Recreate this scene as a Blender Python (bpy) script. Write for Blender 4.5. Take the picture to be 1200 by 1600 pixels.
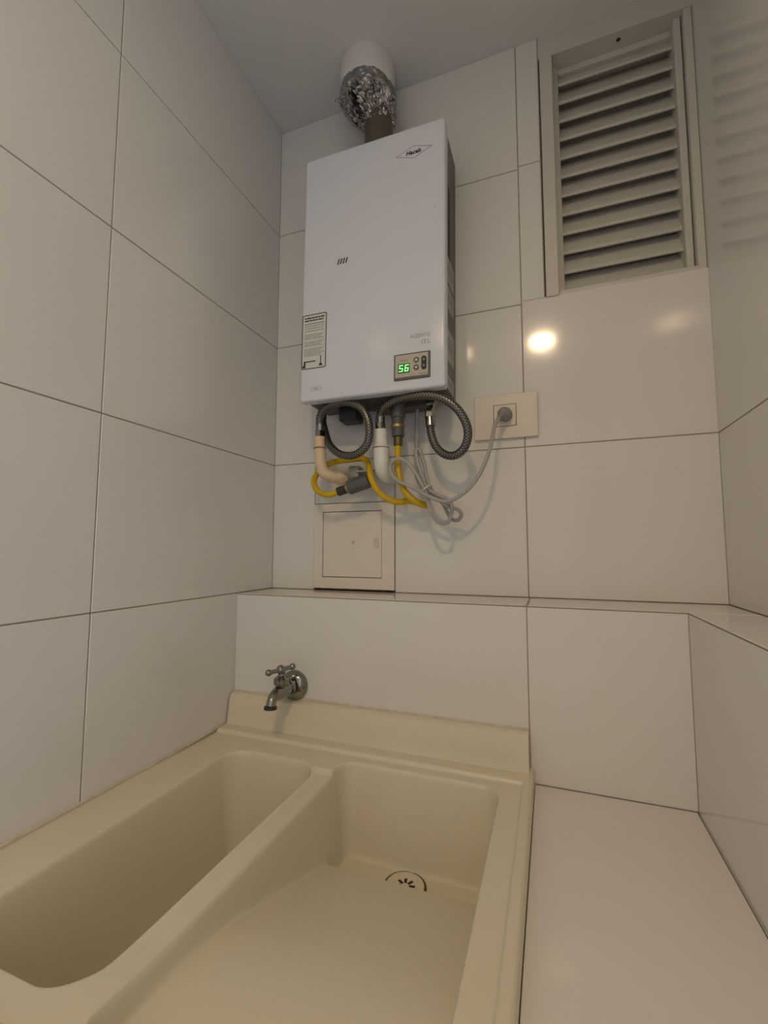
import bpy, bmesh, math
import numpy as np
from mathutils import Vector, Matrix

# ------------------------------------------------------------------ clear
for o in list(bpy.data.objects):
    bpy.data.objects.remove(o, do_unlink=True)
SC = bpy.context.scene
COL = SC.collection
PI = math.pi

# ------------------------------------------------------------------ camera
# world: X right along the back wall, Y into the wall, Z up; left wall x=0,
# upper back wall y=0, top of the tiled ledge z=0
F_PX, PITCH, YAW, ROLL = 697.45, 0.0834, -0.3562, 0.0013
CAM = Vector((0.6346, -0.9292, 0.0940))
fwd = Vector((math.sin(YAW)*math.cos(PITCH), math.cos(YAW)*math.cos(PITCH), math.sin(PITCH)))
rgt = Vector((math.cos(YAW), -math.sin(YAW), 0))
up = rgt.cross(fwd)
r2 = math.cos(ROLL)*rgt + math.sin(ROLL)*up
u2 = -math.sin(ROLL)*rgt + math.cos(ROLL)*up
cam_d = bpy.data.cameras.new('camera')
cam_d.sensor_fit = 'HORIZONTAL'
cam_d.sensor_width = 36.0
cam_d.lens = 36.0*F_PX/1200.0
cam_d.clip_start = 0.01
cam = bpy.data.objects.new('camera', cam_d)
M = Matrix.Identity(4)
for i in range(3):
    M[i][0] = r2[i]; M[i][1] = u2[i]; M[i][2] = -fwd[i]; M[i][3] = CAM[i]
cam.matrix_world = M
COL.objects.link(cam)
SC.camera = cam

# ------------------------------------------------------------------ world, exposure
W = bpy.data.worlds.new('world')
SC.world = W
W.use_nodes = True
bg = W.node_tree.nodes['Background']
bg.inputs[0].default_value = (0.64, 0.83, 1.0, 1)
bg.inputs[1].default_value = 1.65
LAMP_WATT = 246.0           # emission strength of the downlight nearest the camera
LAMP_WATT2 = 32.0          # emission strength of the downlight towards the left wall
LAMP_COL = (1.0, 0.725, 0.425)
SC.view_settings.view_transform = 'Standard'
SC.view_settings.look = 'None'
SC.view_settings.exposure = 0.0
SC.view_settings.gamma = 1.0
SC.view_settings.use_curve_mapping = False

# ------------------------------------------------------------------ materials
def mat(name, col, rough=0.5, metal=0.0, spec=0.5, noise=0.0, nscale=8.0, bump=0.0, bscale=60.0,
        emit=None, estr=0.0, coat=0.0, col2=None):
    m = bpy.data.materials.new(name)
    m.use_nodes = True
    nt = m.node_tree
    b = nt.nodes['Principled BSDF']
    b.inputs['Base Color'].default_value = (*col, 1)
    b.inputs['Roughness'].default_value = rough
    b.inputs['Metallic'].default_value = metal
    b.inputs['Specular IOR Level'].default_value = spec
    b.inputs['Coat Weight'].default_value = coat
    tc = None
    if noise > 0 or bump > 0:
        tc = nt.nodes.new('ShaderNodeNewGeometry')
    if noise > 0:
        n = nt.nodes.new('ShaderNodeTexNoise')
        n.inputs['Scale'].default_value = nscale
        n.inputs['Detail'].default_value = 4
        nt.links.new(tc.outputs['Position'], n.inputs['Vector'])
        mx = nt.nodes.new('ShaderNodeMix'); mx.data_type = 'RGBA'
        c2 = col2 if col2 else tuple(c*(1-noise) for c in col)
        mx.inputs[6].default_value = (*col, 1)
        mx.inputs[7].default_value = (*c2, 1)
        nt.links.new(n.outputs['Fac'], mx.inputs[0])
        nt.links.new(mx.outputs[2], b.inputs['Base Color'])
    if bump > 0:
        n2 = nt.nodes.new('ShaderNodeTexNoise')
        n2.inputs['Scale'].default_value = bscale
        nt.links.new(tc.outputs['Position'], n2.inputs['Vector'])
        bp = nt.nodes.new('ShaderNodeBump')
        bp.inputs['Strength'].default_value = bump
        bp.inputs['Distance'].default_value = 0.002
        nt.links.new(n2.outputs['Fac'], bp.inputs['Height'])
        nt.links.new(bp.outputs['Normal'], b.inputs['Normal'])
    if emit:
        b.inputs['Emission Color'].default_value = (*emit, 1)
        b.inputs['Emission Strength'].default_value = estr
    return m

TILE = mat('white_porcelain', (0.80, 0.775, 0.745), rough=0.10, noise=0.05, nscale=3.0, bump=0.03, bscale=14)
TILE2 = mat('white_porcelain_satin', (0.80, 0.775, 0.745), rough=0.09, noise=0.05, nscale=3.0)
GROUT = mat('grout', (0.44, 0.375, 0.30), rough=0.9, noise=0.35, nscale=25)
PAINT = mat('ceiling_paint', (0.79, 0.79, 0.785), rough=0.85, noise=0.06, nscale=2.0)
FLOORM = mat('floor_stone', (0.55, 0.49, 0.42), rough=0.4, noise=0.2, nscale=6)
WINP = mat('window_paint', (0.66, 0.63, 0.575), rough=0.42, noise=0.08, nscale=15)
DARK = mat('dark_hole', (0.02, 0.018, 0.015), rough=0.8)  # near-black colour on solid pieces stands for the shade inside slots and holes
SINKM = mat('sink_cream', (0.76, 0.70, 0.535), rough=0.20, noise=0.07, nscale=5, bump=0.03, bscale=20)
HEAT = mat('heater_white', (0.73, 0.755, 0.825), rough=0.14, spec=0.5)
STEEL = mat('heater_side_grey', (0.15, 0.145, 0.14), rough=0.5, metal=0.2)
UNDER = mat('heater_underside', (0.11, 0.10, 0.09), rough=0.6)
INK = mat('black_ink', (0.03, 0.03, 0.032), rough=0.5)
GREYINK = mat('grey_ink', (0.30, 0.29, 0.29), rough=0.5)
PALEINK = mat('pale_grey_ink', (0.36, 0.355, 0.35), rough=0.5)
STICK = mat('sticker_paper', (0.72, 0.71, 0.69), rough=0.5)
PANEL = mat('panel_silver', (0.50, 0.455, 0.40), rough=0.4, metal=0.15)
PFRAME = mat('panel_frame', (0.12, 0.11, 0.10), rough=0.35)
LCD = mat('display_dark_green', (0.01, 0.06, 0.015), rough=0.2, emit=(0.05, 0.9, 0.12), estr=0.05)
LED = mat('display_digit', (0.1, 0.6, 0.2), rough=0.4, emit=(0.35, 1.0, 0.30), estr=1.3)
CHROME = mat('chrome', (0.30, 0.29, 0.27), rough=0.14, metal=1.0)  # base colour darkened to stand for reflections of a dark room
RUBBER = mat('black_rubber', (0.03, 0.03, 0.03), rough=0.5)
GUN = mat('dark_grey_plastic', (0.10, 0.10, 0.10), rough=0.45)
BRASS = mat('brass', (0.45, 0.32, 0.12), rough=0.35, metal=0.9)
YELLOW = mat('yellow_hose', (0.66, 0.43, 0.008), rough=0.38)
CREAMP = mat('cream_pvc', (0.76, 0.60, 0.40), rough=0.35)
WHITEP = mat('white_pvc', (0.82, 0.80, 0.76), rough=0.32)
CABLE = mat('grey_cable', (0.42, 0.40, 0.40), rough=0.45)
PLUGM = mat('grey_plug', (0.29, 0.275, 0.265), rough=0.45)
PLATE = mat('cream_plate', (0.77, 0.705, 0.61), rough=0.35)
HATCH = mat('hatch_plastic', (0.82, 0.76, 0.68), rough=0.4, noise=0.06, nscale=20)
FLUEW = mat('flue_white', (0.80, 0.775, 0.75), rough=0.5)
FLUED = mat('flue_collar_metal', (0.145, 0.125, 0.095), rough=0.42, metal=0.6)
TRIM = mat('lamp_ring', (0.8, 0.8, 0.8), rough=0.4)
LAMPM = mat('lamp_diffuser', (0.9, 0.9, 0.9), rough=0.5, emit=LAMP_COL, estr=LAMP_WATT)
LAMPM2 = mat('lamp_diffuser_dim', (0.9, 0.9, 0.9), rough=0.5, emit=LAMP_COL, estr=LAMP_WATT2)
CAULK = mat('stained_caulk', (0.46, 0.38, 0.26), rough=0.7, noise=0.6, nscale=45, col2=(0.78, 0.74, 0.62))

# crumpled foil: strong bump on a metal
FOIL = mat('aluminium_foil', (0.40, 0.39, 0.385), rough=0.26, metal=1.0)
nt = FOIL.node_tree
g = nt.nodes.new('ShaderNodeNewGeometry')
v = nt.nodes.new('ShaderNodeTexVoronoi'); v.inputs['Scale'].default_value = 48
nz = nt.nodes.new('ShaderNodeTexNoise'); nz.inputs['Scale'].default_value = 60; nz.inputs['Detail'].default_value = 3
ad = nt.nodes.new('ShaderNodeMath'); ad.operation = 'ADD'
bpn = nt.nodes.new('ShaderNodeBump'); bpn.inputs['Strength'].default_value = 1.0; bpn.inputs['Distance'].default_value = 0.008
nt.links.new(g.outputs['Position'], v.inputs['Vector']); nt.links.new(g.outputs['Position'], nz.inputs['Vector'])
nt.links.new(v.outputs['Distance'], ad.inputs[0]); nt.links.new(nz.outputs['Fac'], ad.inputs[1])
nt.links.new(ad.outputs[0], bpn.inputs['Height']); nt.links.new(bpn.outputs['Normal'], nt.nodes['Principled BSDF'].inputs['Normal'])

# braided hose: fine dark/light weave
BRAID = mat('braided_steel', (0.17, 0.165, 0.15), rough=0.32, metal=0.85)
nt = BRAID.node_tree
uv = nt.nodes.new('ShaderNodeUVMap')
mp = nt.nodes.new('ShaderNodeMapping'); mp.inputs['Scale'].default_value = (1, 1, 1)
ck = nt.nodes.new('ShaderNodeTexChecker'); ck.inputs['Scale'].default_value = 1.0
ck.inputs['Color1'].default_value = (0.24, 0.23, 0.21, 1); ck.inputs['Color2'].default_value = (0.07, 0.066, 0.058, 1)
nt.links.new(uv.outputs['UV'], mp.inputs['Vector']); nt.links.new(mp.outputs['Vector'], ck.inputs['Vector'])
nt.links.new(ck.outputs['Color'], nt.nodes['Principled BSDF'].inputs['Base Color'])

# ------------------------------------------------------------------ helpers
ORG = {}

def empty(name, loc, label, cat, group=None, rot=(0, 0, 0)):
    o = bpy.data.objects.new(name, None)
    o.empty_display_size = 0.02
    o.location = loc
    o.rotation_euler = rot
    COL.objects.link(o)
    o['label'] = label; o['category'] = cat
    if group: o['group'] = group
    ORG[o.name] = Vector(loc)
    return o

def link(name, me, material, parent=None, label=None, kind=None, smooth=False, origin=None):
    """me is in world coordinates; it is moved into the parent's frame"""
    org = Vector((0, 0, 0))
    if parent is not None:
        org = ORG[parent.name]
    elif origin is not None:
        org = Vector(origin)
    me.transform(Matrix.Translation(-org))
    if material is not None:
        me.materials.clear(); me.materials.append(material)
    if smooth:
        for p in me.polygons: p.use_smooth = True
    o = bpy.data.objects.new(name, me)
    COL.objects.link(o)
    if parent is not None:
        o.parent = parent
    elif origin is not None:
        o.location = org
    ORG[o.name] = org
    if label: o['label'] = label
    if kind: o['kind'] = kind
    return o

def mesh_from(bm, name='m'):
    me = bpy.data.meshes.new(name)
    bmesh.ops.recalc_face_normals(bm, faces=bm.faces)
    bm.to_mesh(me); bm.free()
    return me

def add_box(bm, x0, x1, y0, y1, z0, z1, bev=0.0, seg=1):
    vs = [bm.verts.new((x, y, z)) for x in (x0, x1) for y in (y0, y1) for z in (z0, z1)]
    fs = [(0, 1, 3, 2), (4, 6, 7, 5), (0, 4, 5, 1), (2, 3, 7, 6), (0, 2, 6, 4), (1, 5, 7, 3)]
    faces = [bm.faces.new([vs[i] for i in f]) for f in fs]
    if bev > 0:
        es = list({e for f in faces for e in f.edges})
        bmesh.ops.bevel(bm, geom=es, offset=bev, segments=seg, affect='EDGES', profile=0.5)
    return faces

def box(x0, x1, y0, y1, z0, z1, bev=0.0, seg=1):
    bm = bmesh.new(); add_box(bm, x0, x1, y0, y1, z0, z1, bev, seg)
    return mesh_from(bm)

def boxes(lst):
    bm = bmesh.new()
    for b in lst: add_box(bm, *b)
    return mesh_from(bm)

def spline(pts, n=8):
    P = [Vector(p) for p in pts]
    P = [P[0]*2-P[1]] + P + [P[-1]*2-P[-2]]
    out = []
    for i in range(1, len(P)-2):
        p0, p1, p2, p3 = P[i-1:i+3]
        for k in range(n):
            t = k/n
            out.append(0.5*((2*p1)+(p2-p0)*t+(2*p0-5*p1+4*p2-p3)*t*t+(3*p1-p0-3*p2+p3)*t**3))
    out.append(P[-2])
    return out

def tube(pts, r, seg=12, n=8, smooth_path=True, caps=True, uvscale=None):
    """swept circle; r a number or list of (fraction, radius)"""
    path = spline(pts, n) if smooth_path else [Vector(p) for p in pts]
    L = [0]
    for a, b in zip(path, path[1:]): L.append(L[-1]+(b-a).length)
    bm = bmesh.new()
    uvl = bm.loops.layers.uv.new('UVMap')
    t = (path[1]-path[0]).normalized()
    ref = Vector((0, 0, 1)) if abs(t.z) < 0.8 else Vector((1, 0, 0))
    nrm = (ref - t*ref.dot(t)).normalized()
    rings = []
    for i, p in enumerate(path):
        a = path[max(i-1, 0)]; b = path[min(i+1, len(path)-1)]
        t = (b-a).normalized()
        nrm = (nrm - t*nrm.dot(t)).normalized()
        bn = t.cross(nrm)
        if isinstance(r, (int, float)): rr = r
        else: rr = float(np.interp(L[i]/L[-1], [q[0] for q in r], [q[1] for q in r]))
        rings.append([bm.verts.new(p+rr*(math.cos(2*PI*k/seg)*nrm+math.sin(2*PI*k/seg)*bn)) for k in range(seg)])
    for i in range(len(rings)-1):
        for k in range(seg):
            f = bm.faces.new((rings[i][k], rings[i][(k+1) % seg], rings[i+1][(k+1) % seg], rings[i+1][k]))
            if uvscale:
                uu = [(k, i), (k+1, i), (k+1, i+1), (k, i+1)]
                for lp, (a, b) in zip(f.loops, uu):
                    lp[uvl].uv = (a*uvscale[0]/seg, L[b]*uvscale[1])
    if caps:
        bm.faces.new(rings[0][::-1]); bm.faces.new(rings[-1])
    return mesh_from(bm)

def lathe(prof, origin, axis, seg=32, squash=None):
    """prof: list of (distance along axis, radius)"""
    ax = Vector(axis).normalized()
    ref = Vector((0, 0, 1)) if abs(ax.z) < 0.8 else Vector((1, 0, 0))
    n = (ref-ax*ref.dot(ax)).normalized(); b = ax.cross(n)
    o = Vector(origin)
    bm = bmesh.new(); rings = []
    for d, r in prof:
        if r <= 1e-6:
            rings.append([bm.verts.new(o+ax*d)])
        else:
            rings.append([bm.verts.new(o+ax*d+r*(math.cos(2*PI*k/seg)*n+math.sin(2*PI*k/seg)*b)) for k in range(seg)])
    for A, B in zip(rings, rings[1:]):
        if len(A) == 1 and len(B) == 1: continue
        for k in range(seg):
            k2 = (k+1) % seg
            if len(A) == 1: bm.faces.new((A[0], B[k], B[k2]))
            elif len(B) == 1: bm.faces.new((A[k], A[k2], B[0]))
            else: bm.faces.new((A[k], A[k2], B[k2], B[k]))
    if len(rings[0]) > 1: bm.faces.new(rings[0][::-1])
    if len(rings[-1]) > 1: bm.faces.new(rings[-1])
    return mesh_from(bm)

def cyl(p0, p1, r, seg=20, bev=0.0008):
    a = Vector(p0); d = Vector(p1)-a; L = d.length
    b = min(bev, r*0.4, L*0.4)
    return lathe([(0, r-b), (b, r), (L-b, r), (L, r-b)], a, d, seg)

def hexnut(p0, p1, r):
    return cyl(p0, p1, r, seg=6, bev=0.0006)

def autosmooth(o, ang=40):
    me = o.data
    me.set_sharp_from_angle(angle=math.radians(ang))
    return o

def part(name, me, material, parent, smooth=True, ang=40, wn=False, **k):
    o = link(name, me, material, parent, smooth=smooth, **k)
    if smooth: autosmooth(o, ang)
    if wn:
        md = o.modifiers.new('weighted_normal', 'WEIGHTED_NORMAL'); md.weight = 100
    return o

def prism_xz(poly, y0, y1):
    bm = bmesh.new()
    a = [bm.verts.new((x, y0, z)) for x, z in poly]; b = [bm.verts.new((x, y1, z)) for x, z in poly]
    bm.faces.new(a); bm.faces.new(b[::-1])
    for i in range(len(poly)):
        j = (i+1) % len(poly)
        bm.faces.new((a[i], b[i], b[j], a[j]))
    return mesh_from(bm)

def outline_xz(poly, w, y0, y1):
    """closed outline strip of width w around a polygon in XZ"""
    c = Vector((sum(p[0] for p in poly)/len(poly), sum(p[1] for p in poly)/len(poly)))
    n = len(poly); inner = []
    P = [Vector(p) for p in poly]
    for i in range(n):
        e1 = (P[i]-P[i-1]).normalized(); e2 = (P[(i+1) % n]-P[i]).normalized()
        n1 = Vector((-e1.y, e1.x)); n2 = Vector((-e2.y, e2.x))
        if n1.dot(c-P[i]) < 0: n1 = -n1
        if n2.dot(c-P[i]) < 0: n2 = -n2
        m = (n1+n2).normalized(); inner.append(P[i]+m*(w/max(0.3, m.dot(n1))))
    bm = bmesh.new()
    O = [[bm.verts.new((p.x, y, p.y)) for p in P] for y in (y0, y1)]
    I = [[bm.verts.new((p.x, y, p.y)) for p in inner] for y in (y0, y1)]
    for i in range(n):
        j = (i+1) % n
        bm.faces.new((O[0][i], O[0][j], I[0][j], I[0][i])); bm.faces.new((O[1][i], I[1][i], I[1][j], O[1][j]))
        bm.faces.new((O[0][i], O[1][i], O[1][j], O[0][j])); bm.faces.new((I[0][i], I[0][j], I[1][j], I[1][i]))
    return mesh_from(bm)

def rrect(x0, x1, z0, z1, r, n=4):
    out = []
    for cx, cz, a0 in ((x1-r, z1-r, 0), (x0+r, z1-r, 90), (x0+r, z0+r, 180), (x1-r, z0+r, 270)):
        for k in range(n+1):
            a = math.radians(a0+90*k/n); out.append((cx+r*math.cos(a), cz+r*math.sin(a)))
    return out

def text_mesh(body, size, x, y, z, shear=0.0, align='LEFT', sx=1.0, ext=0.00025, bold=0.0):
    cu = bpy.data.curves.new('t', 'FONT')
    cu.body = body; cu.size = size; cu.shear = shear; cu.align_x = align; cu.extrude = ext; cu.offset = bold
    cu.resolution_u = 3
    o = bpy.data.objects.new('t', cu); COL.objects.link(o)
    dg = bpy.context.evaluated_depsgraph_get()
    me = bpy.data.meshes.new_from_object(o.evaluated_get(dg))
    bpy.data.objects.remove(o, do_unlink=True)
    me.transform(Matrix.Translation((x, y, z)) @ Matrix.Rotation(PI/2, 4, 'X') @ Matrix.Diagonal((sx, 1, 1, 1)))
    return me

# ------------------------------------------------------------------ the setting
ZC, ZF, YR = 1.187, -1.15, -2.3         # ceiling, floor, rear wall
XR, XL2, YL = 0.918, 0.826, -0.130      # right wall, low right wall, face of the ledge
G = 0.0010                              # half a joint
TT = 0.006                              # tile thickness

def structure(name, me, m):
    return link(name, me, m, kind='structure')

def tile_on(parent, axis, face, a0, a1, b0, b1, sgn, gaps=(1, 1, 1, 1), TT=TT, m=None):
    """one tile on a wall; axis = normal axis, face = its visible plane, sgn = direction of the room;
    a, b = the other two axes in order"""
    a0 += G*gaps[0]; a1 -= G*gaps[1]; b0 += G*gaps[2]; b1 -= G*gaps[3]
    lo, hi = sorted((face, face-sgn*TT))
    if axis == 0: me = box(lo, hi, a0, a1, b0, b1, 0.0007)
    elif axis == 1: me = box(a0, a1, lo, hi, b0, b1, 0.0007)
    else: me = box(a0, a1, b0, b1, lo, hi, 0.0007)
    return link('tile', me, m or TILE, parent)

B = 0.0015   # grout lies this far below the tile face
# upper back wall with the window opening and the hatch opening
WX0, WX1, WZ0 = 0.6385, XR, 0.608
wall_back = structure('wall_back', boxes([
    (0, 0.1142, B, 0.12, -0.02, ZC), (0.1142, 0.3145, B, 0.12, 0.200, ZC), (0.1142, 0.3145, 0.03, 0.12, -0.02, 0.2),
    (0.3145, WX0, B, 0.12, -0.02, ZC), (WX0, XR+0.02, B, 0.12, -0.02, WZ0-0.004), (0, XR+0.02, 0.12, 0.14, -0.02, ZC)]), GROUT)
XJ = 0.592
T = lambda x0, x1, z0, z1: tile_on(wall_back, 1, 0.0, x0, x1, z0, z1, -1, (0 if x0 == 0 else 1, 0 if x1 == XR else 1, 1, 1 if z1 < ZC else 0.4))
T(0, 0.1142, 0, 0.3); T(0.1142, 0.3145, 0.2, 0.3); T(0.3145, XJ, 0, 0.3); T(XJ, XR, 0, 0.3)
T(0, XJ, 0.3, 0.6); T(XJ, XR, 0.3, WZ0)
T(0, XJ, 0.6, 0.9); T(0, XJ, 0.9, ZC)
T(XJ, WX0-0.001, WZ0-0.004, 0.906); T(XJ, WX0-0.001, 0.906, ZC)

# left wall
wall_left = structure('wall_left', box(-0.12, -B, YR, 0.14, ZF, ZC), GROUT)
ys = [0.0, -0.456, -1.056, -1.656, YR]
zs = [ZF, -0.9, -0.6, -0.3, 0, 0.3, 0.6, 0.9, ZC]
for j in range(len(zs)-1):
    for i in range(len(ys)-1):
        tile_on(wall_left, 0, 0.0, ys[i+1], ys[i], zs[j], zs[j+1], 1, (1, 0 if i == 0 else 1, 1, 1))

# right wall
# (behind the camera an opening is added to let in cool fill light)
wall_right = structure('wall_right', boxes([(XR+B, XR+0.12, -1.35, 0.14, ZF, ZC), (XR+B, XR+0.12, YR, -2.2, ZF, ZC), (XR+B, XR+0.12, -2.2, -1.35, 0.98, ZC)]), GROUT)
for z0, z1 in ((-0.3, 0), (0, 0.3), (0.3, ZC)):
    for y0, y1 in ((-0.60, 0.06 if z0 > 0.2 else 0.0), (-1.2, -0.60), (-1.35, -1.2)):
        tile_on(wall_right, 0, XR, y0, y1, z0, z1, -1, (1, 0 if y1 > -0.1 else 1, 1, 1), m=TILE2)

# tiled ledge under the upper back wall
wall_ledge = structure('wall_ledge', box(0, XR, YL+B, 0.03, ZF, -B), GROUT)
for x0, x1 in ((0, 0.594), (0.594, XR)):
    tile_on(wall_ledge, 2, 0.0, x0, x1, YL-0.001, 0.0, 1, TT=0.0014)
for x0, x1 in ((0, 0.594), (0.594, XL2)):
    tile_on(wall_ledge, 1, YL, x0, x1, -0.287, 0.0, -1, (0.5, 0 if x1 == XL2 else 1, 1, 3.2))
    tile_on(wall_ledge, 1, YL, x0, x1, -0.587, -0.287, -1)
# low wall along the right side, capped with tiles
YE = -1.3
wall_low = structure('wall_right_low', box(XL2+B, XR, YE, YL, ZF, -B), GROUT)
for y0, y1 in ((-0.732, YL-0.004), (YE, -0.732)):
    tile_on(wall_low, 2, 0.0, XL2-0.001, XR, y0, y1, 1, TT=0.0014)
    tile_on(wall_low, 0, XL2, y0, y1+0.004, -0.287, 0.0, -1, (1, 0 if y0 > -0.8 else 1, 1, 3.2))
    tile_on(wall_low, 0, XL2, y0, y1+0.004, -0.587, -0.287, -1)

ceiling = structure('ceiling', box(-0.12, XR+0.12, YR, 0.14, ZC, ZC+0.1), PAINT)
floor = structure('floor', box(-0.12, XR+0.12, YR, 0.14, ZF-0.08, ZF), FLOORM)
wall_rear = structure('wall_rear', box(-0.12, XR+0.12, YR-0.1, YR, ZF, ZC), PAINT)

# ------------------------------------------------------------------ louvred window
win = structure('window_1', boxes([
    (WX0, WX1, 0.001, 0.115, 1.137, ZC),                    # lintel
]), WINP)
def wpart(name, me, m=WINP, **k): return part(name, me, m, win, smooth=False, **k)
wpart('jamb', box(WX0+0.002, 0.6655, -0.004, 0.11, WZ0-0.004, 1.137, 0.0015))
wpart('jamb', box(0.9035, WX1-0.0005, 0.001, 0.11, WZ0-0.003, 1.137, 0.002))
wpart('stile', box(0.6655, 0.6775, 0.030, 0.075, WZ0-0.003, 1.137, 0.001))
wpart('stile', box(0.889, 0.9015, 0.014, 0.075, WZ0-0.003, 1.137, 0.0015))
wpart('top_rail', box(0.6775, 0.889, 0.036, 0.075, 1.124, 1.137, 0.001))
wpart('sill', box(0.6655, 0.9035, 0.003, 0.11, WZ0-0.0035, WZ0+0.008, 0.001))
wpart('light_stop', box(0.668, 0.902, 0.078, 0.084, WZ0+0.004, 1.137))  # added plate behind the slats, keeps world light from leaking in
wpart('screw_hole', cyl((0.794, 0.018, 1.1362), (0.794, 0.018, 1.140), 0.0042), DARK)
pitch = 0.0426
prof = [(0.0300, 0.0005), (0.0310, -0.0015), (0.0345, -0.0010), (0.0375, 0.0060), (0.0450, 0.0200), (0.0535, 0.0360), (0.0600, 0.0500),
        (0.0570, 0.0505), (0.0505, 0.0375), (0.0420, 0.0220), (0.0345, 0.0100), (0.0310, 0.0050)]
bm = bmesh.new()
A = [bm.verts.new((0.6772, y, z)) for y, z in prof]; C = [bm.verts.new((0.8893, y, z)) for y, z in prof]
bm.faces.new(A); bm.faces.new(C[::-1])
for i in range(len(prof)):
    j = (i+1) % len(prof); bm.faces.new((A[i], C[i], C[j], A[j]))
slat_me = mesh_from(bm, 'slat')
slat_me.materials.append(WINP)
for i in range(12):
    o = bpy.data.objects.new('slat', slat_me); COL.objects.link(o); o.parent = win
    o.location = (0, 0, 0.6245+i*pitch)

# ------------------------------------------------------------------ tiled counter
ctr = empty('tiled_counter', (0.71, -0.43, ZF), 'white tiled counter top to the right of the cream sink', 'counter')
part('base', box(0.6015, XL2-0.001, -0.73, YL-0.001, ZF, -0.2925), GROUT, ctr, smooth=False)
part('tile', box(0.6005, XL2-0.0018, -0.732, YL-0.002, -0.293, -0.287, 0.0008), TILE, ctr, smooth=False)
part('tile', box(0.6005, XL2-0.0018, -0.738, -0.7302, -0.60, -0.2935, 0.0008), TILE, ctr, smooth=False)

# ------------------------------------------------------------------ laundry sink (moulded, two basins)
SX0, SX1, SY0, SY1 = 0.0015, 0.5995, -0.712, -0.1315
RIM = -0.267
sink = empty('laundry_sink', (0.30, -0.41, -0.48), 'cream moulded laundry sink with two basins under the faucet', 'sink')
nx, ny = 400, 390
xs = np.linspace(SX0, SX1, nx); yv = np.linspace(SY0, SY1, ny)
X, Y = np.meshgrid(xs, yv, indexing='ij')
def sdf(X, Y, x0, x1, y0, y1, r):
    cx, cy = (x0+x1)/2, (y0+y1)/2
    qx = np.abs(X-cx)-(x1-x0)/2+r; qy = np.abs(Y-cy)-(y1-y0)/2+r
    return np.hypot(np.maximum(qx, 0), np.maximum(qy, 0))+np.minimum(np.maximum(qx, qy), 0)-r
def smin(a, b, k):
    h = np.maximum(k-np.abs(a-b), 0)/k
    return np.minimum(a, b)-h*h*k*0.25
def smax(a, b, k): return -smin(-a, -b, k)
def sstep(a, b, x):
    t = np.clip((x-a)/(b-a), 0, 1); return t*t*(3-2*t)
rim = np.full_like(X, RIM)
lip = np.maximum.reduce([sstep(0.582, 0.587, X), 1-sstep(-0.688, -0.682, Y), sstep(-0.185, -0.179, Y)])
rim = rim+0.006*lip
saddle = sstep(0.250, 0.266, X)*(1-sstep(0.288, 0.302, X))*(1-sstep(-0.250, -0.240, Y))*sstep(-0.665, -0.57, Y)
rim = rim-0.006*saddle
# fold the outer edges over a little
edge = np.minimum.reduce([SX1-X, Y-SY0])
rim = rim-0.004*np.clip(1-edge/0.005, 0, 1)**2
dA = -sdf(X, Y, 0.085, 0.260, -0.652, -0.232, 0.04)
dB = -sdf(X, Y, 0.291, 0.553, -0.674, -0.204, 0.028)
zA = smin(rim, RIM+0.003-9*dA, 0.020)
zA = smax(zA, np.full_like(X, -0.455), 0.03)
ramp = -0.385+(-0.278-Y)*0.330
ramp = smin(ramp, np.full_like(X, -0.299), 0.02)
fB = np.where(Y > -0.278, -0.385, ramp)
fB = fB+(-0.411+0.385)*sstep(-0.2835, -0.2725, Y)
zB = smin(rim, RIM+0.003-11*dB, 0.020)
zB = smax(zB, fB, 0.014)
Z = np.minimum(zA, zB)
V = np.stack([X, Y, Z], -1).reshape(-1, 3)
idx = np.arange(nx*ny).reshape(nx, ny)
Fq = np.stack([idx[:-1, :-1], idx[1:, :-1], idx[1:, 1:], idx[:-1, 1:]], -1).reshape(-1, 4)
verts = V.tolist(); faces = Fq.tolist()
# skirt and underside
border = list(idx[:, 0])+list(idx[-1, 1:])+list(idx[::-1, -1][1:])+list(idx[0, ::-1][1:-1])
base = len(verts)
for b in border: verts.append([V[b][0], V[b][1], -0.48])
n = len(border)
for i in range(n):
    j = (i+1) % n
    faces.append([int(border[i]), base+i, base+j, int(border[j])])
faces.append([base+i for i in range(n)])
me = bpy.data.meshes.new('sink_body'); me.from_pydata(verts, [], faces); me.update()
bm = bmesh.new(); bm.from_mesh(me); bmesh.ops.recalc_face_normals(bm, faces=bm.faces); bm.to_mesh(me); bm.free()
part('basin_body', me, SINKM, sink, ang=75)
# backsplash: rounded top, foot curving into the rim
bm = bmesh.new()
pr = [(-0.1315, -0.266), (-0.157, -0.266), (-0.1535, -0.258), (-0.1515, -0.245), (-0.1475, -0.213), (-0.1455, -0.2075), (-0.141, -0.2045), (-0.1315, -0.2035)]
A = [bm.verts.new((0.0035, y, z)) for y, z in pr]; C = [bm.verts.new((0.5925, y, z)) for y, z in pr]
bm.faces.new(A[::-1]); bm.faces.new(C)
for i in range(len(pr)):
    j = (i+1) % len(pr); bm.faces.new((A[i], A[j], C[j], C[i]))
part('backsplash', mesh_from(bm), SINKM, sink, ang=35)
# caulk line on the splash and by the left wall
part('caulk', tube([(0.004, -0.1315, -0.2030), (0.15, -0.1315, -0.2020), (0.35, -0.1315, -0.2025), (0.592, -0.1315, -0.2030)], 0.0026, 6), CAULK, sink, label='stained caulk bead')
part('caulk', tube([(0.0015, -0.160, -0.2600), (0.0015, -0.30, -0.2652), (0.0015, -0.5, -0.2652), (0.0015, -0.69, -0.2655)], 0.0030, 6), CAULK, sink, label='stained caulk bead')
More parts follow.
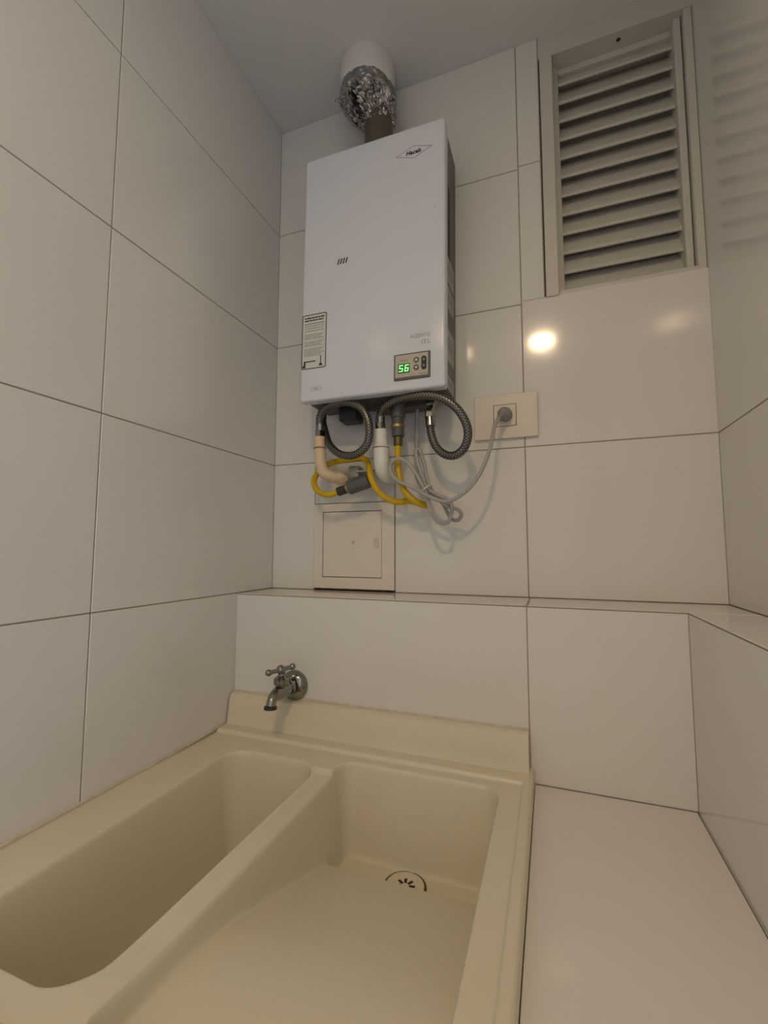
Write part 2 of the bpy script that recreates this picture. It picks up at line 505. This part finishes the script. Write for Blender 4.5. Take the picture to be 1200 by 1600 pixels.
# drain
DX, DY, DZ = 0.416, -0.2495, -0.4110
part('drain_gap', lathe([(0, 0.0325), (0.0016, 0.0325), (0.0018, 0.029), (0.0018, 0)], (DX, DY, DZ), (0, 0, 1)), mat('drain_ring_brown', (0.10, 0.065, 0.02), rough=0.8), sink)  # dark brown disc showing as a ring around the drain cover
dr = part('drain', lathe([(0, 0.0288), (0.0020, 0.0288), (0.0026, 0.0278), (0.0026, 0.0225), (0.0014, 0.019), (0.0012, 0.0)], (DX, DY, DZ+0.0012), (0, 0, 1)), SINKM, sink)
for k in range(8):
    a = 2*PI*k/8+0.2
    c, s = math.cos(a), math.sin(a)
    bm = bmesh.new()
    add_box(bm, 0.006, 0.0150, -0.0021, 0.0021, 0.0006, 0.0030, 0.0003)
    me = mesh_from(bm); me.transform(Matrix.Translation((DX, DY, DZ)) @ Matrix.Rotation(a, 4, 'Z'))
    part('slot', me, DARK, dr, smooth=False)

# ------------------------------------------------------------------ faucet
TX, TZ = 0.149, -0.1755
fa = empty('faucet', (TX, YL, TZ), 'small chrome tap on the tiled wall above the sink', 'faucet')
part('flange', lathe([(0, 0.0285), (0.004, 0.0290), (0.010, 0.0265), (0.015, 0.019), (0.017, 0.0135)], (TX, YL, TZ), (0, -1, 0)), CHROME, fa)
part('body', tube([(TX, YL-0.012, TZ), (TX, YL-0.035, TZ+0.001), (TX, YL-0.055, TZ+0.001), (TX, YL-0.072, TZ-0.001), (TX, YL-0.081, TZ-0.007), (TX, YL-0.0845, TZ-0.016)],
     [(0, 0.0128), (0.25, 0.0138), (0.5, 0.0145), (0.7, 0.0115), (0.85, 0.0092), (1, 0.0088)], 20), CHROME, fa)
part('collar', cyl((TX, YL-0.024, TZ+0.0005), (TX, YL-0.031, TZ+0.0005), 0.0165), CHROME, fa)
part('spout_ring', lathe([(0, 0.0085), (0.001, 0.0115), (0.006, 0.0118), (0.0065, 0.0095), (0.004, 0.007)], (TX, YL-0.0848, TZ-0.0145), (0, -0.08, -1)), mat('dark_spout_ring', (0.07, 0.06, 0.05), rough=0.4, metal=0.7), fa, label='dark ring at the spout end')
part('bonnet', lathe([(-0.004, 0.0115), (0.010, 0.0120), (0.012, 0.0152), (0.021, 0.0152), (0.024, 0.011), (0.027, 0.0072), (0.036, 0.0066)], (TX, YL-0.050, TZ+0.004), (0, 0, 1), 24), CHROME, fa)
hl = Vector((0.1405, -0.2105, -0.1335)); hr = Vector((0.1575, -0.1565, -0.1335)); hc = (hl+hr)/2
h = part('handle', tube([hl, hc, hr], 0.0041, 12, 4), CHROME, fa)
def ball(c, r, seg=16):
    return lathe([(r*math.cos(t), r*math.sin(t)) for t in np.linspace(PI, 0, 10)], c, (0, 0, 1), seg)
part('knob', ball(hl, 0.0063), CHROME, h); part('knob', ball(hr, 0.0063), CHROME, h)
part('hub', ball(hc, 0.0088), CHROME, h)

# ------------------------------------------------------------------ access hatch under the pipes
hat = empty('access_hatch', (0.214, 0.0, 0.004), 'square off-white access hatch in the tiles below the heater pipes', 'hatch')
part('frame', boxes([(0.1150, 0.1375, -0.003, 0.012, 0.005, 0.1990), (0.2850, 0.3138, -0.003, 0.012, 0.005, 0.1990),
                     (0.1375, 0.2850, -0.003, 0.012, 0.005, 0.0300), (0.1375, 0.2850, -0.003, 0.012, 0.1810, 0.1990)]), HATCH, hat, smooth=False)
part('door', box(0.1388, 0.2838, -0.0022, 0.010, 0.0315, 0.1795, 0.0006), HATCH, hat, smooth=False)
part('gap', box(0.1375, 0.2850, 0.010, 0.012, 0.030, 0.181), GROUT, hat, smooth=False)
rg = lathe([(0, 0.0095), (0.0010, 0.0092), (0.0012, 0.0080), (0.0004, 0.0066), (0.0003, 0)], (0.2715, -0.0021, 0.108), (0, -1, 0), 24)
rg.transform(Matrix.Translation((0.2715, 0, 0.108)) @ Matrix.Diagonal((0.75, 1, 1.35, 1)) @ Matrix.Translation((-0.2715, 0, -0.108)))
part('finger_pull', rg, mat('pull_plastic', (0.66, 0.60, 0.52), rough=0.4), hat)
part('scuff', prism_xz([(0.215+0.004*math.cos(t), 0.110+0.005*math.sin(t)) for t in np.linspace(0, 2*PI, 9)[:-1]], -0.0024, -0.0021), mat('scuff_mark', (0.55, 0.50, 0.42), rough=0.6), hat, smooth=False)

# ------------------------------------------------------------------ wall socket
so = empty('wall_socket', (0.556, 0.0, 0.365), 'cream wall socket plate to the right of the heater hoses', 'socket')
part('plate', box(0.4930, 0.6185, -0.0085, 0.0, 0.3190, 0.4110, 0.0018, 2), PLATE, so, wn=True)
part('insert_gap', box(0.5318, 0.5775, -0.0088, -0.004, 0.3435, 0.3895), mat('socket_gap', (0.16, 0.12, 0.08), rough=0.7), so, smooth=False)
part('insert', box(0.5330, 0.5763, -0.0098, -0.004, 0.3447, 0.3883, 0.0008), PLATE, so, smooth=False)
part('mark', cyl((0.5335, -0.0087, 0.4035), (0.5335, -0.0080, 0.4035), 0.0011, 10, 0.0001), BRASS, so)

# ------------------------------------------------------------------ water heater
HX0, HX1, HZ0, HZ1, HY0, HYM, HY1 = 0.1435, 0.4575, 0.4025, 0.9500, -0.125, -0.098, -0.006
wh = empty('water_heater', (0.300, -0.006, HZ0), 'white gas water heater hung on the back wall with green digits', 'water heater', rot=(0, math.radians(0.6), 0))
def hp(name, me, m, parent=wh, smooth=False, **k): return part(name, me, m, parent, smooth=smooth, **k)
hp('front_cover', box(HX0, HX1, HY0, HYM, HZ0, HZ1, 0.0055, 4), HEAT, smooth=True, ang=60, wn=True)
hp('body', box(HX0+0.004, HX1-0.004, HYM, HY1, HZ0+0.006, HZ1-0.004, 0.002), STEEL, label='grey metal casing behind the cover')
hp('bottom_plate', box(HX0+0.008, HX1-0.008, HYM+0.002, HY1-0.004, HZ0+0.0035, HZ0+0.0068), UNDER)
yf = HY0-0.0003
# logo: pointed outline with slanted lettering
lg = hp('logo_outline', outline_xz([(0.3540, 0.8925), (0.3930, 0.8800), (0.4320, 0.8955), (0.3915, 0.9070)], 0.0010, yf, HY0+0.001), GREYINK)
hp('logo_text', text_mesh('Haceb', 0.0125, 0.3925, yf, 0.8892, shear=0.15, align='CENTER', sx=0.98, bold=0.0003), INK, lg)
# four slanted strokes
for k in range(4):
    x = 0.2260+k*0.0062
    hp('stroke', prism_xz([(x, 0.6910), (x+0.0030, 0.6910), (x+0.0065, 0.7030), (x+0.0035, 0.7030)], yf, HY0+0.001), INK)
# warning sticker
st = hp('warning_sticker', box(0.1468, 0.2035, HY0-0.0002, HY0+0.001, 0.4735, 0.5915), STICK, label='white warning sticker with small print and dark border')
hp('border', outline_xz(rrect(0.1460, 0.2043, 0.4725, 0.5925, 0.004), 0.0017, HY0-0.0005, HY0+0.001), INK, st)
y1, y2 = HY0-0.0004, HY0
rows = [(0.5845, 0.0028, INK, 0.152, 0.199), (0.5790, 0.0028, INK, 0.152, 0.197), (0.5715, 0.0024, GREYINK, 0.152, 0.198),
        (0.5665, 0.0016, GREYINK, 0.152, 0.199), (0.5615, 0.0016, GREYINK, 0.152, 0.197), (0.5560, 0.0016, GREYINK, 0.152, 0.199)]
z = 0.5480
for blk in (4, 4, 6):
    for i in range(blk):
        rows.append((z, 0.0016, PALEINK, 0.152, 0.199-0.004*((i*7) % 3))); z -= 0.0031
    z -= 0.0032
for zz, hh, m, xa, xb in rows:
    bm = bmesh.new(); x = xa; k = 0
    while x < xb:
        w = (0.0075, 0.0045, 0.0100, 0.0060)[(k+int(zz*10000)) % 4]
        add_box(bm, x, min(x+w, xb), y1, y2, zz-hh/2, zz+hh/2); x += w+0.0011; k += 1
    hp('print_line', mesh_from(bm), m, st)
hp('pictogram', boxes([(0.1485, 0.1560, y1, y2, 0.4755, 0.4810), (0.1520, 0.1560, y1, y2, 0.4800, 0.4900), (0.1520, 0.1800, y1, y2, 0.4875, 0.4900)]), INK, st)
hp('pictogram', mesh_from((lambda b: (add_box(b, 0.1910, 0.1930, y1, y2, 0.4790, 0.4990), add_box(b, 0.1872, 0.1968, y1, y2, 0.4775, 0.4795), add_box(b, 0.1890, 0.1950, y1, y2, 0.4795, 0.4825), b)[-1])(bmesh.new())), INK, st)
ov = hp('oval_badge', outline_xz(rrect(0.1690, 0.1945, 0.4240, 0.4335, 0.0045, 6), 0.0007, yf, HY0+0.001), PALEINK)
hp('badge_mark', boxes([(0.1765+0.004*i, 0.1790+0.004*i, y1, y2, 0.4268, 0.4308) for i in range(3)]), PALEINK, ov)
hp('model_text', text_mesh('ASSENTO', 0.0110, 0.4285, yf, 0.5045, align='RIGHT', sx=0.86, bold=-0.0001), PALEINK)
hp('size_text', text_mesh('13 L', 0.0120, 0.4280, yf, 0.4905, align='RIGHT', sx=0.86), GREYINK)
# control panel
cp = hp('control_panel', box(0.3560, 0.4290, HY0-0.0030, HY0+0.001, 0.4225, 0.4745, 0.0010), PFRAME, label='dark framed control panel')
hp('face', box(0.3590, 0.4252, HY0-0.0036, HY0-0.002, 0.4272, 0.4718, 0.0005), PANEL, cp)
yp = HY0-0.0036
hp('display', box(0.3650, 0.3890, yp-0.0003, yp+0.001, 0.4352, 0.4540, 0.0002), LCD, cp)
SEG = {'5': 'afgcd', '6': 'afgecd'}
def digit(ch, x, z, w, hgt):
    t = 0.0016; sh = 0.10
    segs = {'a': (0, hgt-t, w, hgt), 'g': (0, hgt/2-t/2, w, hgt/2+t/2), 'd': (0, 0, w, t), 'f': (0, hgt/2, t, hgt), 'b': (w-t, hgt/2, w, hgt), 'e': (0, 0, t, hgt/2), 'c': (w-t, 0, w, hgt/2)}
    bm = bmesh.new()
    for s in SEG[ch]:
        xa, za, xb, zb = segs[s]
        vs = [(x+a+sh*b, b+z) for a, b in ((xa, za), (xb, za), (xb, zb), (xa, zb))]
        p = [bm.verts.new((a, yp-0.0008, b)) for a, b in vs]; q = [bm.verts.new((a, yp-0.0002, b)) for a, b in vs]
        bm.faces.new(p); bm.faces.new(q[::-1])
        for i in range(4):
            j = (i+1) % 4; bm.faces.new((p[i], q[i], q[j], p[j]))
    return mesh_from(bm)
hp('digit', digit('5', 0.3668, 0.4382, 0.0078, 0.0132), LED, cp)
hp('digit', digit('6', 0.3783, 0.4382, 0.0078, 0.0132), LED, cp)
hp('caption', boxes([(0.3700, 0.3735, yp-0.0002, yp, 0.4598, 0.4612), (0.3742, 0.3850, yp-0.0002, yp, 0.4598, 0.4612)]), GREYINK, cp)
hp('caption', boxes([(0.3960, 0.3990, yp-0.0002, yp, 0.4300, 0.4318), (0.4060, 0.4215, yp-0.0002, yp, 0.4300, 0.4320)]), GREYINK, cp)
for zc, sg in ((0.4585, 1), (0.4435, -1)):
    hp('button', cyl((0.4020, yp+0.0005, zc), (0.4020, yp-0.0010, zc), 0.0056, 20, 0.0003), PFRAME, cp, smooth=True)
    tri = [(0.4020-0.0030, zc-0.0018*sg), (0.4020+0.0030, zc-0.0018*sg), (0.4020+0.0018, zc+0.0010*sg), (0.4020, zc+0.0028*sg), (0.4020-0.0018, zc+0.0010*sg)]
    hp('arrow', prism_xz(tri, yp-0.0013, yp-0.0009), STICK, cp)
hp('switch', prism_xz(rrect(0.4125, 0.4222, 0.4378, 0.4640, 0.0047, 6), yp-0.0022, yp), INK, cp)
for zc in (0.4570, 0.4450):
    hp('switch_dot', cyl((0.41735, yp-0.0020, zc), (0.41735, yp-0.0025, zc), 0.0021, 12, 0.0001), GREYINK, cp)
hp('scratch', cyl((0.4377, HY0+0.001, 0.7650), (0.4377, HY0-0.0003, 0.7650), 0.0014, 10, 0.0001), GREYINK)
# right flank: vent slots and stickers
xs_ = HX1-0.004
for k in range(13):
    zc = 0.838-k*0.0118
    bm = bmesh.new()
    vs = [(-0.0935, zc+0.004), (-0.0935, zc-0.0025), (-0.062, zc-0.0105), (-0.062, zc-0.004)]
    p = [bm.verts.new((xs_+0.0004, y, z)) for y, z in vs]; q = [bm.verts.new((xs_-0.001, y, z)) for y, z in vs]
    bm.faces.new(p); bm.faces.new(q[::-1])
    for i in range(4):
        j = (i+1) % 4; bm.faces.new((p[i], q[i], q[j], p[j]))
    hp('vent_slot', mesh_from(bm), DARK)
SIDEST = mat('side_label', (0.40, 0.39, 0.375), rough=0.5)
for z0, z1 in ((0.632, 0.685), (0.578, 0.622), (0.470, 0.535), (0.412, 0.440)):
    s = hp('side_sticker', box(xs_-0.001, xs_+0.0004, -0.094, -0.026, z0, z1), SIDEST, label='pale sticker on the grey side')
    hp('print_block', box(xs_-0.001, xs_+0.0006, -0.088, -0.040, z0+(z1-z0)*0.35, z1-(z1-z0)*0.25), GREYINK, s)
# fittings under the heater
gx, gy = 0.3441, -0.065
hp('gas_valve', lathe([(0, 0.0165), (0.012, 0.0165), (0.014, 0.0155), (0.040, 0.0150), (0.042, 0.0125), (0.058, 0.0125)], (gx, gy, 0.408), (0, 0, -1), 24), GUN, smooth=True)
hp('brass_ring', cyl((gx, gy, 0.3525), (gx, gy, 0.3455), 0.0145), BRASS, smooth=True)
hp('terminal_box', box(0.2050, 0.2480, -0.062, -0.022, 0.3735, 0.4090, 0.003), RUBBER, label='black connector box')
hp('drain_cap', cyl((0.268, -0.06, 0.409), (0.268, -0.06, 0.388), 0.008), GUN, smooth=True)
hp('inlet_stub', cyl((0.426, -0.055, 0.409), (0.412, -0.059, 0.378), 0.0085), CHROME, smooth=True)
hp('inlet_valve', cyl((0.404, -0.065, 0.391), (0.437, -0.052, 0.397), 0.0065, 12), CHROME, smooth=True)
hp('outlet_stub', cyl((0.1580, -0.050, 0.409), (0.1575, -0.051, 0.396), 0.0095), CHROME, smooth=True)
hp('burner_tray', box(0.285, 0.400, -0.050, -0.012, 0.392, 0.409, 0.002), UNDER)

# ------------------------------------------------------------------ exhaust flue
fl = empty('exhaust_flue', (0.304, -0.078, 0.946), 'white exhaust flue wrapped in crumpled foil above the water heater', 'flue')
part('sleeve', lathe([(0, 0.0607), (0.002, 0.0615), (0.085, 0.0615), (0.0865, 0.0607)], (0.2725, -0.0665, ZC-0.0865), (0, 0, 1), 40), FLUEW, fl)
# foil cone from the sleeve down to the collar, crumpled
rng = np.random.default_rng(4)
bm = bmesh.new(); rings = []
NS, NR = 72, 16
for i in range(NR+1):
    t = i/NR
    cx = 0.2725+(0.3020-0.2725)*sstep(0.10, 0.85, np.array(t)); cy = -0.0665-0.0055*t
    r = 0.0630-0.0300*float(sstep(0.25, 0.88, np.array(t)))
    zz = 1.124-0.096*t
    ring = []
    for k in range(NS):
        a = 2*PI*k/NS
        j = rng.normal(0, 0.0011)*(0.1+1.8*min(t*2, 1))
        rr = r+j+0.0012*math.sin(5*a+7*t)
        ring.append(bm.verts.new((cx+rr*math.cos(a), cy+rr*math.sin(a), zz+rng.normal(0, 0.001)+0.003*math.sin(3*a)*(1-t))))
    rings.append(ring)
for A, C in zip(rings, rings[1:]):
    for k in range(NS):
        bm.faces.new((A[k], A[(k+1) % NS], C[(k+1) % NS], C[k]))
bm.faces.new(rings[0]); bm.faces.new(rings[-1][::-1])
foil = part('foil_wrap', mesh_from(bm), FOIL, fl, smooth=False)
# loose foil flap hanging to the lower left
bm = bmesh.new()
G2 = []
for i in range(11):
    row = []
    t = i/10
    for k in range(7):
        u = k/6-0.5
        w = 0.055*(1-0.72*t)
        x = 0.228+0.036*t+u*w*0.75; y = -0.108+0.014*t-abs(u)*0.012+u*w*-0.55
        zz = 1.098-0.078*t-0.010*u
        row.append((x+rng.normal(0, 0.0014), y+rng.normal(0, 0.0022), zz+rng.normal(0, 0.0012)))
    G2.append(row)
f0 = [[bm.verts.new(p) for p in row] for row in G2]
f1 = [[bm.verts.new((p[0]+0.001, p[1]+0.0015, p[2])) for p in row] for row in G2]
for i in range(10):
    for k in range(6):
        bm.faces.new((f0[i][k], f0[i][k+1], f0[i+1][k+1], f0[i+1][k])); bm.faces.new((f1[i][k], f1[i+1][k], f1[i+1][k+1], f1[i][k+1]))
for i in range(10):
    bm.faces.new((f0[i][0], f0[i+1][0], f1[i+1][0], f1[i][0])); bm.faces.new((f0[i][6], f1[i][6], f1[i+1][6], f0[i+1][6]))
part('foil_flap', mesh_from(bm), FOIL, fl, smooth=False)
part('collar', lathe([(0, 0.0325), (0.020, 0.0325), (0.021, 0.0345), (0.026, 0.0345), (0.027, 0.0315), (0.060, 0.0315), (0.100, 0.0315)], (0.3030, -0.073, 0.9465), (0, 0, 1), 36), FLUED, fl, label='dark metal flue collar')

# ------------------------------------------------------------------ PVC elbows from the wall
ec = empty('pipe_elbow', (0.170, 0.0, 0.262), 'cream plastic pipe elbow under the left braided hose', 'pipe')
part('elbow', tube([(0.1667, -0.075, 0.318), (0.168, -0.075, 0.296), (0.170, -0.0745, 0.276), (0.176, -0.071, 0.261), (0.187, -0.062, 0.2535), (0.200, -0.050, 0.2515), (0.212, -0.038, 0.2515)], 0.0128, 20), CREAMP, ec)
part('socket', cyl((0.1660, -0.075, 0.3395), (0.1667, -0.075, 0.3125), 0.0122), CREAMP, ec)
part('socket_ring', cyl((0.1666, -0.075, 0.3160), (0.1667, -0.075, 0.3120), 0.0137), mat('brown_ring', (0.35, 0.2, 0.1), rough=0.5), ec)
part('socket_end', cyl((0.198, -0.052, 0.2515), (0.207, -0.043, 0.2515), 0.0145), CREAMP, ec)
part('wall_pipe', cyl((0.207, -0.043, 0.2515), (0.232, 0.0, 0.2515), 0.0105), CREAMP, ec)
ew = empty('pipe_elbow', (0.311, 0.0, 0.25), 'white plastic pipe elbow under the right braided hose', 'pipe')
part('elbow', tube([(0.3095, -0.075, 0.311), (0.3105, -0.075, 0.290), (0.3110, -0.0735, 0.272), (0.3113, -0.066, 0.2575), (0.3115, -0.053, 0.2515), (0.3115, -0.035, 0.2515)], 0.0162, 20), WHITEP, ew)
part('socket', cyl((0.3086, -0.075, 0.3420), (0.3094, -0.075, 0.3080), 0.0150), WHITEP, ew)
for z in (0.3100, 0.3035): part('socket_ring', cyl((0.3094, -0.075, z+0.0014), (0.3094, -0.075, z-0.0014), 0.0170), WHITEP if z > 0.305 else mat('red_brown_ring', (0.32, 0.16, 0.10), rough=0.5), ew)
part('wall_pipe', cyl((0.3115, -0.037, 0.2515), (0.3115, 0.0, 0.2515), 0.0130), WHITEP, ew)

# ------------------------------------------------------------------ braided water hoses
hoseL = [(0.1662, -0.075, 0.3553), (0.1700, -0.082, 0.3840), (0.1924, -0.09, 0.4000), (0.2358, -0.098, 0.4030), (0.2758, -0.102, 0.3853), (0.2940, -0.102, 0.347), (0.2888, -0.098, 0.3099), (0.2614, -0.094, 0.2900), (0.2246, -0.088, 0.2937), (0.1914, -0.076, 0.3192), (0.1693, -0.058, 0.3573), (0.1600, -0.052, 0.382), (0.1575, -0.051, 0.397)]
hoseR = [(0.308, -0.075, 0.3571), (0.3113, -0.08, 0.3756), (0.3241, -0.088, 0.3865), (0.3519, -0.096, 0.3950), (0.3919, -0.104, 0.3953), (0.4273, -0.106, 0.3913), (0.4586, -0.106, 0.3762), (0.4821, -0.102, 0.3511), (0.4939, -0.096, 0.3194), (0.4876, -0.09, 0.2904), (0.4677, -0.084, 0.2755), (0.4451, -0.078, 0.2800), (0.4258, -0.072, 0.2993), (0.4153, -0.066, 0.3264), (0.4113, -0.06, 0.3496)]
def hose(pts, label, nuts):
    e = empty('water_hose', pts[0], label, 'hose', 'braided hoses under the water heater')
    part('braid', tube(pts, 0.0083, 14, 10, uvscale=(12, 330)), BRAID, e)
    for p0, p1, r, hx in nuts:
        part('nut' if hx else 'ferrule', (hexnut if hx else cyl)(p0, p1, r), CHROME, e, smooth=not hx)
    return e
hose(hoseL, 'braided steel hose coiled in a full ring below the heater, above the cream elbow',
     [((0.1662, -0.075, 0.339), (0.1662, -0.075, 0.3530), 0.0118, True), ((0.1662, -0.075, 0.3530), (0.1672, -0.0765, 0.3690), 0.0096, False), ((0.1575, -0.051, 0.398), (0.1590, -0.0515, 0.386), 0.0112, True)])
hose(hoseR, 'braided steel hose arching right from the white elbow and looping back up',
     [((0.3083, -0.075, 0.3405), (0.3080, -0.075, 0.3555), 0.0118, True), ((0.3080, -0.075, 0.3555), (0.3092, -0.0768, 0.3700), 0.0098, False), ((0.4118, -0.0595, 0.380), (0.4115, -0.060, 0.362), 0.0112, True), ((0.4115, -0.060, 0.362), (0.4130, -0.0625, 0.3420), 0.0100, False)])

# ------------------------------------------------------------------ yellow gas hose
gh = empty('gas_hose', (0.344, -0.065, 0.30), 'yellow gas hose looping behind the pipes below the heater', 'hose')
yel = [(0.344, -0.065, 0.3169), (0.3443, -0.066, 0.2763), (0.3484, -0.07, 0.2421), (0.3623, -0.075, 0.2105), (0.3836, -0.07, 0.1894), (0.4000, -0.052, 0.1830), (0.3920, -0.036, 0.1860), (0.3609, -0.04, 0.1946), (0.3335, -0.055, 0.1927), (0.3048, -0.066, 0.2101), (0.2862, -0.07, 0.2415), (0.277, -0.060, 0.2706), (0.260, -0.046, 0.2900), (0.2225, -0.036, 0.2929), (0.1774, -0.034, 0.2897), (0.1511, -0.040, 0.2744), (0.1436, -0.058, 0.2478), (0.1603, -0.072, 0.2226), (0.1871, -0.075, 0.2112), (0.2121, -0.07, 0.2177)]
part('tubing', tube(yel, 0.0066, 12, 8), YELLOW, gh)
part('end_fitting', cyl((gx, gy, 0.3505), (gx, gy, 0.3270), 0.0128, 16), GUN, gh)
part('ferrule', cyl((gx, gy, 0.3270), (gx, gy, 0.3080), 0.0092), mat('dark_brass', (0.16, 0.13, 0.06), rough=0.4, metal=0.8), gh)
part('collar', cyl((0.2085, -0.0705, 0.2165), (0.2285, -0.068, 0.2230), 0.0098), RUBBER, gh)
part('ring', cyl((0.2285, -0.068, 0.2230), (0.2330, -0.0675, 0.2248), 0.0118), BRASS, gh)
part('coupling', cyl((0.2330, -0.0675, 0.2248), (0.2760, -0.060, 0.2390), 0.0155, 24), GUN, gh, label='thick dark grey coupling')
# valve on the wall that the coupling screws into
va = empty('wall_valve', (0.236, 0.0, 0.257), 'grey metal shut-off valve on the wall between the two elbows', 'valve')
part('stem', cyl((0.244, 0.0, 0.262), (0.244, -0.036, 0.262), 0.0100), CHROME, va)
part('valve_body', box(0.2270, 0.2530, -0.060, -0.030, 0.2480, 0.2740, 0.004, 2), mat('valve_metal', (0.34, 0.31, 0.26), rough=0.4, metal=0.7), va)
part('lever', box(0.248, 0.290, -0.066, -0.0595, 0.2575, 0.2625, 0.001), mat('lever_grey', (0.35, 0.36, 0.36), rough=0.4, metal=0.6), va, smooth=False)

# ------------------------------------------------------------------ power cable with plug
pc = empty('power_cable', (0.556, -0.010, 0.3665), 'grey power cable plugged into the socket, bundled below the heater', 'cable')
cab = [(0.5535, -0.033, 0.3620), (0.5470, -0.050, 0.3500), (0.5398, -0.066, 0.3290), (0.5361, -0.083, 0.2962), (0.5273, -0.095, 0.2607), (0.5098, -0.1, 0.2248), (0.4857, -0.1, 0.1995), (0.4548, -0.098, 0.1852), (0.423, -0.095, 0.1929), (0.3836, -0.092, 0.2151), (0.349, -0.088, 0.2328), (0.3346, -0.086, 0.2541), (0.3408, -0.086, 0.2726), (0.36, -0.088, 0.2739), (0.3816, -0.088, 0.2546), (0.4064, -0.086, 0.2092), (0.4164, -0.085, 0.1729), (0.4316, -0.08, 0.1479), (0.4483, -0.07, 0.1469), (0.4562, -0.07, 0.173), (0.4498, -0.075, 0.189), (0.4102, -0.078, 0.2140), (0.392, -0.075, 0.2583), (0.384, -0.07, 0.2912), (0.3897, -0.066, 0.2956), (0.3984, -0.064, 0.2703), (0.4129, -0.07, 0.2166), (0.4414, -0.066, 0.1826), (0.4647, -0.056, 0.1726), (0.4711, -0.05, 0.1615), (0.4612, -0.046, 0.1518), (0.4471, -0.046, 0.1585), (0.4313, -0.05, 0.1884), (0.3990, -0.056, 0.2150), (0.3790, -0.045, 0.2398), (0.3720, -0.026, 0.2614), (0.3720, -0.024, 0.3093), (0.3757, -0.030, 0.3940)]
part('cord', tube(cab, 0.0038, 10, 8), CABLE, pc)
part('plug', lathe([(0, 0.0140), (0.010, 0.0145), (0.020, 0.0130), (0.026, 0.0095), (0.029, 0.0045)], (0.5560, -0.0098, 0.3665), (-0.06, -1, -0.10), 22), PLUGM, pc)
part('strain_relief', tube([(0.5555, -0.030, 0.3640), (0.5520, -0.040, 0.3590), (0.5470, -0.050, 0.3500)], [(0, 0.0068), (1, 0.0046)], 12, 4), PLUGM, pc)
tie = [(0.408+0.0125*math.cos(a)*0.75, -0.078+0.016*math.sin(a), 0.212+0.0125*math.cos(a)*0.65) for a in np.linspace(0, 2*PI, 15)]
part('twist_tie', tube(tie, 0.0013, 6, 2), WHITEP, pc)

# ------------------------------------------------------------------ ceiling downlights behind the camera
for x, m, lab in ((0.622, LAMPM, 'round white ceiling downlight over the middle of the room'), (0.200, LAMPM2, 'round white ceiling downlight near the left wall')):
    d = empty('downlight', (x, -1.48, ZC), lab, 'lamp', 'ceiling downlights')
    part('ring', lathe([(0, 0.066), (-0.004, 0.065), (-0.006, 0.060), (-0.006, 0.054), (0, 0.053)], (x, -1.48, ZC), (0, 0, 1), 40), TRIM, d)
    part('diffuser', lathe([(0, 0.0535), (-0.003, 0.0530), (-0.004, 0.050), (-0.004, 0.0)], (x, -1.48, ZC), (0, 0, 1), 40), m, d)
